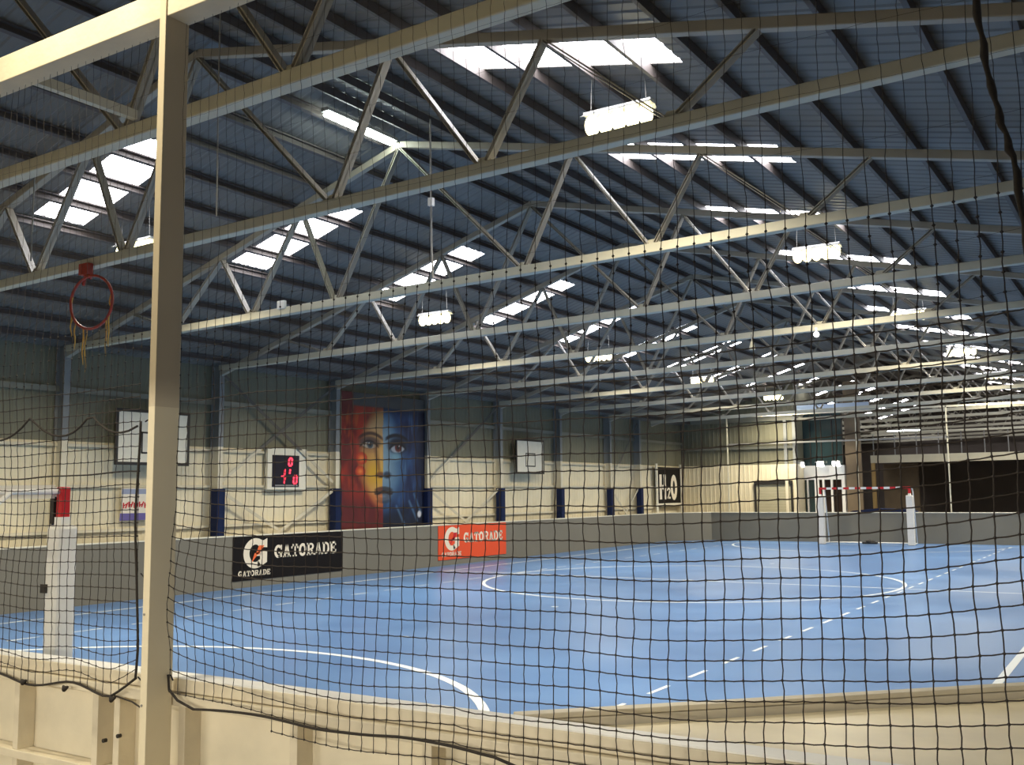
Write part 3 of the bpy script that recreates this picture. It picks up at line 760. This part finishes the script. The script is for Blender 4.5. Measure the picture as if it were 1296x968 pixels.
# ------------------------------------------------------------------ painted face mural (colour worked out point by point from shapes)
def smooth(a, b_, x):
    t_ = max(0, min(1, (x-a)/(b_-a))); return t_*t_*(3-2*t_)
def mix(c, d, t_): return tuple(x+(y-x)*t_ for x, y in zip(c, d))
def ell(s, t_, cs, ct, rs, rt, rot=0):
    dx, dy = (s-cs), (t_-ct); ca, sa = math.cos(rot), math.sin(rot)
    return math.hypot((dx*ca+dy*sa)/rs, (-dx*sa+dy*ca)/rt)
def paint(s, t_):
    n = fbm(s*7, t_*6, 1); n2 = fbm(s*22, t_*9, 2); n3 = fbm(s*4+t_*3, t_*3-s*2, 3); n4 = fbm(s*40, t_*14, 7)
    edge = .475+.010*n2
    face = ell(s, t_, .485, .56, .305, .435)+.04*n
    jaw = smooth(.45, .05, t_)*.10
    face += jaw*abs(s-.485)/.1*.35
    f = 1-smooth(.90, 1.06, face)
    if s < edge:
        c = mix((104,26,22), (176,50,26), smooth(-.4,.5,n+.4*n2))
        c = mix(c, (206,96,34), smooth(.10,.55,n3+.5*n4)*.55*smooth(.2,.9,t_+.2))
        c = mix(c, (224,150,50), smooth(.25,.6,fbm(s*16,t_*3.2,21))*smooth(.32,.05,t_)*.8)
        c = mix(c, (226,130,44), smooth(.30,.6,fbm(s*18,t_*4,23))*smooth(.5,.95,t_)*.45)
        skin = mix((176,112,58), (222,170,92), smooth(.16,.42,s+.03*n))
        skin = mix(skin, (228,176,36), (1-smooth(.0,.17,abs(t_-.44)))*.85*smooth(.24,.34,s))
        skin = mix(skin, (216,176,132), (1-smooth(.0,.16,abs(t_-.83)))*.6)
        skin = mix(skin, (228,126,64), smooth(.32,.20,t_)*.85)
        c = mix(c, (92,22,20), smooth(.40,.16,t_)*.7)
        skin = mix(skin, (236,150,84), (1-smooth(.5,1.2,ell(s,t_,.40,.20,.07,.05)))*.7)
        skin = mix(skin, (150,70,36), smooth(.75,.98,face)*.65)
        c = mix(c, skin, f)
        c = mix(c, (84,62,56), (1-smooth(.55,1.15,ell(s,t_,.315,.695,.145,.060)))*.9)
        c = mix(c, (176,128,84), (1-smooth(.5,1.1,ell(s,t_,.315,.625,.11,.022)))*.5)
        d = ell(s, t_, .312, .675, .088, .030, -.08)
        c = mix(c, (190,178,160), 1-smooth(.85,1.05,d))
        c = mix(c, (66,82,92), 1-smooth(.8,1.1,ell(s,t_,.322,.679,.037,.034)))
        c = mix(c, (16,16,20), 1-smooth(.8,1.1,ell(s,t_,.322,.679,.017,.017)))
        c = mix(c, (226,226,220), 1-smooth(.6,1.1,ell(s,t_,.312,.690,.008,.007)))
        c = mix(c, (30,18,18), (1-smooth(.004,.015,abs(t_-(.708-4.2*(s-.312)**2))))*(1-smooth(.09,.12,abs(s-.312))))
        c = mix(c, (62,36,28), (1-smooth(.006,.022,abs(t_-(.772-2.2*(s-.33)**2))))*(1-smooth(.11,.17,abs(s-.33)))*.85)
        for cs, ct, r in ((.225,.560,.066),(.212,.452,.060)):
            d = ell(s, t_, cs, ct, r, r*.80)
            c = mix(c, mix((246,136,60),(190,48,20),smooth(0,1,d)), 1-smooth(.85,1.08,d))
        c = mix(c, (126,76,40), (1-smooth(.0,.04,abs(s-(.385+.05*smooth(.68,.42,t_)))))*smooth(.42,.48,t_)*smooth(.74,.64,t_)*.6)
        c = mix(c, (240,196,120), (1-smooth(.0,.022,abs(s-.452)))*smooth(.42,.5,t_)*smooth(.72,.6,t_)*.6)
        c = mix(c, (104,54,36), (1-smooth(.5,1.2,ell(s,t_,.445,.425,.060,.030)))*.8)
        c = mix(c, (30,16,16), (1-smooth(.5,1.1,ell(s,t_,.452,.412,.028,.010)))*.9)
    else:
        c = mix((16,30,70), (44,84,134), smooth(-.45,.55,n+.5*n2))
        skin = mix((142,172,186), (58,98,140), smooth(.49,.72,s+.03*n))
        skin = mix(skin, (66,104,146), smooth(.48,.16,t_)*.8)
        skin = mix(skin, (30,58,100), smooth(.62,.98,face)*.8)
        skin = mix(skin, (104,144,172), (1-smooth(.0,.10,abs(s-.56)))*smooth(.72,.85,t_)*.5)
        c = mix(c, skin, f)
        c = mix(c, (10,16,42), smooth(.80,.98,s+.05*n2+.04*n)*.92)
        c = mix(c, (14,20,46), smooth(.90,1.0,t_+.04*n)*.7)
        c = mix(c, (110,150,186), smooth(.16,.45,fbm(s*26,t_*3.0+s*6,31))*smooth(.68,.76,s)*smooth(.95,.86,s)*smooth(.3,.6,t_)*.7)
        c = mix(c, (70,112,160), smooth(.2,.5,fbm(s*30,t_*4,33))*smooth(.5,.3,t_)*.45)
        c = mix(c, (12,18,38), (1-smooth(.5,1.15,ell(s,t_,.655,.680,.135,.080)))*.95)
        d = ell(s, t_, .655, .655, .088, .038, .08)
        c = mix(c, (176,182,192), 1-smooth(.85,1.05,d))
        c = mix(c, (96,32,26), 1-smooth(.8,1.1,ell(s,t_,.660,.664,.043,.042)))
        c = mix(c, (8,8,12), 1-smooth(.8,1.1,ell(s,t_,.660,.664,.018,.019)))
        c = mix(c, (236,238,240), 1-smooth(.6,1.1,ell(s,t_,.672,.678,.008,.007)))
        c = mix(c, (10,12,24), (1-smooth(.005,.017,abs(t_-(.695-4.0*(s-.655)**2))))*(1-smooth(.09,.12,abs(s-.655))))
        c = mix(c, (12,16,32), (1-smooth(.006,.024,abs(t_-(.768-2.0*(s-.64)**2))))*(1-smooth(.11,.16,abs(s-.645))))
        c = mix(c, (150,196,204), (1-smooth(.3,1.3,ell(s,t_,.635,.585,.07,.045)))*.6)
        c = mix(c, (26,40,66), (1-smooth(.5,1.2,ell(s,t_,.525,.425,.055,.034)))*.85)
        c = mix(c, (8,10,20), (1-smooth(.5,1.1,ell(s,t_,.530,.412,.026,.011)))*.9)
        c = mix(c, (10,15,36), smooth(.22,.06,t_+.1*n)*.9)
        for (sa, ta, sb, tb) in ((.80,.20,.90,.03),(.86,.26,.95,.10),(.64,.16,.74,.0)):
            q = max(0,min(1,((s-sa)*(sb-sa)+(t_-ta)*(tb-ta))/((sb-sa)**2+(tb-ta)**2)))
            c = mix(c, (96,140,176), (1-smooth(.003,.020,math.hypot(s-sa-q*(sb-sa), t_-ta-q*(tb-ta))))*.6)
        c = mix(c, (214,216,220), 1-smooth(.6,1.1,ell(s,t_,.93,.085,.030,.035)))
    lc = (168,104,62) if s < edge else (84,96,112)
    lo = ell(s, t_, .485, .248, .100, .042); up = ell(s, t_, .485, .297, .112, .032)
    c = mix(c, tuple(v*.55 for v in lc), (1-smooth(.7,1.3,ell(s,t_,.485,.205,.09,.02)))*.5)
    c = mix(c, lc, 1-smooth(.8,1.1,lo)); c = mix(c, tuple(min(255,v*1.35) for v in lc), (1-smooth(.3,1.1,ell(s,t_,.47,.245,.06,.016)))*.7)
    c = mix(c, tuple(v*.66 for v in lc), 1-smooth(.8,1.1,up))
    c = mix(c, (34,20,22), (1-smooth(.005,.014,abs(t_-(.276+.010*math.cos((s-.485)*40)))))*(1-smooth(.09,.125,abs(s-.485))))
    top = smooth(.985,1.005,t_+.006*n)
    hair = 1-smooth(.10,.14,s+.02*n2)
    c = tuple(v*.92 for v in c)
    return mix(c, mix((74,74,72),(104,26,24),hair*.85), top)
MY0, MY1, MZ0, MZ1, MZT = 19.02, 22.44, .9, 4.62, 4.30
NS, NT = 150, 165
me = bpy.data.meshes.new('painted_panel')
vs = [(0, (MY1-MY0)*i/NS, (MZ1-MZ0)*j/NT) for j in range(NT+1) for i in range(NS+1)]
fs = [(j*(NS+1)+i, j*(NS+1)+i+1, (j+1)*(NS+1)+i+1, (j+1)*(NS+1)+i) for j in range(NT) for i in range(NS)]
me.from_pydata(vs, [], fs)
ca = me.color_attributes.new('paint', 'FLOAT_COLOR', 'POINT')
zb0 = 1.19
for k, (x, y, z) in enumerate(vs):
    c = paint(y/(MY1-MY0), (z+MZ0-zb0)/(MZT-zb0))
    ca.data[k].color = (*rgb(*[max(0, min(255, v)) for v in c]), 1)
mm = bpy.data.materials.new('mural_paint'); mm.use_nodes = True
at = mm.node_tree.nodes.new('ShaderNodeAttribute'); at.attribute_name = 'paint'
bs = mm.node_tree.nodes['Principled BSDF']; bs.inputs['Roughness'].default_value = .5
mm.node_tree.links.new(at.outputs['Color'], bs.inputs['Base Color'])
me.materials.append(mm)
t = thing('wall_mural', 'tall painted face mural, orange on its left half and blue on its right', 'mural', (XC-.10,MY0,MZ0))
o = bpy.data.objects.new('painted_panel', me); COL.objects.link(o); o.parent = t
mb = MB(); mb.box(-.04,-.004,0,MY1-MY0,0,MZ1-MZ0); mb.build('backing_board', M['timber'], t)

# ------------------------------------------------------------------ hoop hanging from the truss
t = thing('basketball_hoop', 'red basketball hoop with torn yellow net hanging from a roof truss', 'hoop', (-10.88,7.48,4.38))
R0 = .33
HX = V(.98,.19,0)
ringpts = [HX*(R0*math.cos(a))+V(0,0,R0*math.sin(a)) for a in [2*math.pi*k/40 for k in range(40)]]
mb = MB(); mb.tube(ringpts, .017, 8, closed=True); mb.build('rim', M['ring'], t, smooth=True)
mb = MB(); mb.box(-.24,-.06,-.03,.05,.36,.50); mb.bar((-.15,0,.38),(-.06,.03,.32),.03,.05); mb.bar((-.15,.02,.40),(-.22,.03,.24),.02,.04); mb.build('mounting_plate', M['ring'], t)
for a, ln in ((200,.22),(222,.26),(250,.34),(258,.40),(330,.30),(318,.34),(165,.25),(25,.22)):
    p = HX*(R0*math.cos(math.radians(a)))+V(0,0,R0*math.sin(math.radians(a)))
    pts = [p+V(.012*math.sin(k*1.3+a),.006*math.cos(k),-1.35*ln*k/7) for k in range(8)]
    mb = MB(); mb.tube(pts, [.010,.009,.012,.008,.011,.008,.007,.004], 6); mb.build('net_strand', M['strand'], t, smooth=True)

# ------------------------------------------------------------------ lamps
def hibay(energy=300):
    t = thing('hanging_lamp', '', 'lamp', (0,0,0), 'hanging lamps over the court')
    mb = MB(); L = .40
    mb.box(-L,L,-.05,.05,.13,.17)
    mb.prism([(-L,-.12,.10),(L,-.12,.10),(L,-.05,.15),(-L,-.05,.15)], (0,.012,0)); mb.prism([(-L,.108,.10),(L,.108,.10),(L,.038,.15),(-L,.038,.15)], (0,.012,0))
    mb.build('reflector', M['lampbox'], t)
    for k in range(5):
        mb = MB(); mb.sphere((-.32+.16*k,0,.02),.082,14,10,1.45); mb.build('bulb', M['bulb'], t)
    for s in (-.33,.33):
        mb = MB(); mb.tube([(s,0,.17),(s*.9,0,.9)],.005,5); mb.build('hanging_wire', M['grey'], t)
    la = bpy.data.lights.new('lamp_light', 'AREA'); la.shape = 'RECTANGLE'; la.size = .75; la.size_y = .22
    la.energy = energy; la.color = (1.0,.90,.68); la.spread = math.radians(148)
    lo = bpy.data.objects.new('lamp_light', la); COL.objects.link(lo); lo.parent = t; lo.location = (0,0,-.11)
    return t
lamp0 = hibay(); n = 0
LY = [2.0, 9.43, 16.87, 24.31, 31.75, 39.2]
spots = [(-4.63,5.95,y,'right') for y in LY[1:]]+[(-12.7,5.66,y,'left') for y in LY]+[(-4.63,5.9,2.0,'right'),(-12.7,5.6,-4.5,'left')]
for k, (x, z, y, w) in enumerate(spots):
    t = lamp0 if k == 0 else (hibay(120) if (x > -5 and y == 2.0) else copy_tree(lamp0))
    t.location = (x,y,z)
    i = LY.index(y) if y in LY else -1
    t['label'] = (f'glowing warm lamp in the {w} row under the roof, {ORD[i-1]} in view from the camera' if i > 0 else
                  (f'glowing lamp in the {w} row just above the camera, out of frame' if y == 2.0 else (f'glowing lamp in the {w} row far behind the camera' if y < 0 else 'glowing lamp beyond the far end of the court')))
t = thing('tube_light', 'glowing white tube light fixed under the roof ridge', 'light', (-9.2,10.5,7.13))
mb = MB(); mb.box(-.07,.07,-.74,.74,.05,.10); mb.build('lamp_housing', M['lampbox'], t)
mb = MB(); mb.tube([(-.035,-.70,.02),(-.035,.70,.02)],.03,10); mb.tube([(.035,-.70,.02),(.035,.70,.02)],.03,10); mb.build('tube_lamp', M['tube'], t)
mb = MB(); mb.box(-9,6,-6,-.35,2.52,2.66); mb.box(-9,6,-.45,-.35,2.42,2.52)  # unseen slab added behind the camera to cut off the fill light
struct(mb.build('ceiling_gallery', M['mezz']))
for k, x in enumerate((-6.0,-2.2,1.8)):
    t = thing('gallery_light', ['glowing tube light under the gallery behind the camera, far left','glowing tube light under the gallery behind the camera, middle','glowing tube light under the gallery behind the camera, right'][k], 'light', (x,-2.2,2.40))  # fill tubes added out of view to brighten barrier, post and deck
    mb = MB(); mb.box(-.62,.62,-.06,.06,.04,.115); mb.build('lamp_housing', M['lampbox'], t)
    mb = MB(); mb.tube([(-.6,0,0),(.6,0,0)],.03,10); mb.build('tube_lamp', M['gtube'], t)
    la = bpy.data.lights.new('tube_glow', 'AREA'); la.shape = 'RECTANGLE'; la.size = 1.2; la.size_y = .08; la.energy = (85, 85, 48)[k]; la.color = (1.0,.94,.82)  # added fill light aimed at the barrier and post
    lo = bpy.data.objects.new('tube_glow', la); COL.objects.link(lo); lo.parent = t; lo.location = (0,.05,-.02); lo.rotation_euler = (math.radians(62),0,0)
# small fittings on the trusses
for (x, y, z, lab, r) in ((-5.2,18.70,4.90,'small white globe light under the fourth truss in view',.055),):
    t = thing('globe_light', lab, 'light', (x,y,z))
    MB().sphere((0,0,-.02),r,16,10).build('globe', mat('globe_glow', rgb(250,250,245), .4, emit=(1,.98,.92), estr=2.5), t)
    mb = MB(); mb.tube([(0,0,.05),(0,0,.11)],.03,8); mb.build('lamp_base', M['white'], t)
t = thing('cone_light', 'unlit cream cone lamp hung under a truss left of the globe light', 'light', (-6.45,18.72,4.80))
mb = MB(); mb.tube([(0,0,-.10),(0,0,.06)],[.065,.025],12); mb.build('lamp_shade', M['mezz'], t)
mb = MB(); mb.tube([(0,0,.06),(0,0,.20)],.012,6); mb.build('lamp_stem', M['grey'], t)
mb = MB(); mb.box(-11.58,-11.42,11.24,11.30,4.93,5.06)
tag(mb.build('junction_box', M['white'], None, .01), 'small white junction box on the truss below the left skylights', 'junction box')
def cable(lab, pts, r, plug=None):
    t = thing('hanging_cable', lab, 'cable', pts[0])
    o0 = V(*pts[0]); q = [V(*p)-o0 for p in pts]
    MB().tube(q, r, 6).build('cord', M['grey'], t)
    if plug:
        p = V(*plug)-o0
        mb = MB(); mb.box(p.x-.03,p.x+.03,p.y-.03,p.y+.03,p.z-.05,p.z+.05); mb.build('plug', M['white'], t)
cable('thin grey drop cable with a white plug below the middle of the second truss', [(-7.29,9.6,6.6),(-7.28,9.6,5.8),(-7.27,9.6,5.0),(-7.25,9.6,4.6)], .012, (-7.275,9.6,5.55))
cable('thin grey drop cable right of the net post near the roof', [(-6.15,5.3,6.6),(-6.15,5.3,5.2),(-6.14,5.3,4.4),(-6.14,5.3,4.2)], .006)
cable('thin pale drop cable at the upper left behind the net', [(-11.9,7.3,6.1),(-11.9,7.3,5.5),(-11.9,7.3,5.0)], .012)

# ------------------------------------------------------------------ world and camera
w = bpy.data.worlds.new('world'); S.world = w; w.use_nodes = True
bg = w.node_tree.nodes['Background']; bg.inputs[0].default_value = (.85,.90,1.0,1); bg.inputs[1].default_value = .15

f, yaw, pitch, roll = 1274.67, .5682, .1094, -.0104
fw = V(-math.sin(yaw)*math.cos(pitch), math.cos(yaw)*math.cos(pitch), math.sin(pitch))
r = V(math.cos(yaw), math.sin(yaw), 0); u = r.cross(fw)
r2 = r*math.cos(roll)+u*math.sin(roll); u2 = -r*math.sin(roll)+u*math.cos(roll)
cam = bpy.data.cameras.new('camera'); co = bpy.data.objects.new('camera', cam); COL.objects.link(co)
cam.sensor_width = 36; cam.sensor_fit = 'HORIZONTAL'; cam.lens = f/1296*36; cam.clip_start = .05; cam.clip_end = 300
mt = Matrix(((r2.x,u2.x,-fw.x,0),(r2.y,u2.y,-fw.y,0),(r2.z,u2.z,-fw.z,2.0),(0,0,0,1)))
co.matrix_world = mt
S.camera = co
S.view_settings.view_transform = 'Standard'; S.view_settings.look = 'None'; S.view_settings.gamma = 1
S.view_settings.use_curve_mapping = False
S.view_settings.exposure = 0.0
S.cycles.use_denoising = True
S.cycles.max_bounces = 8; S.cycles.diffuse_bounces = 5; S.cycles.glossy_bounces = 4
S.cycles.sample_clamp_indirect = 6
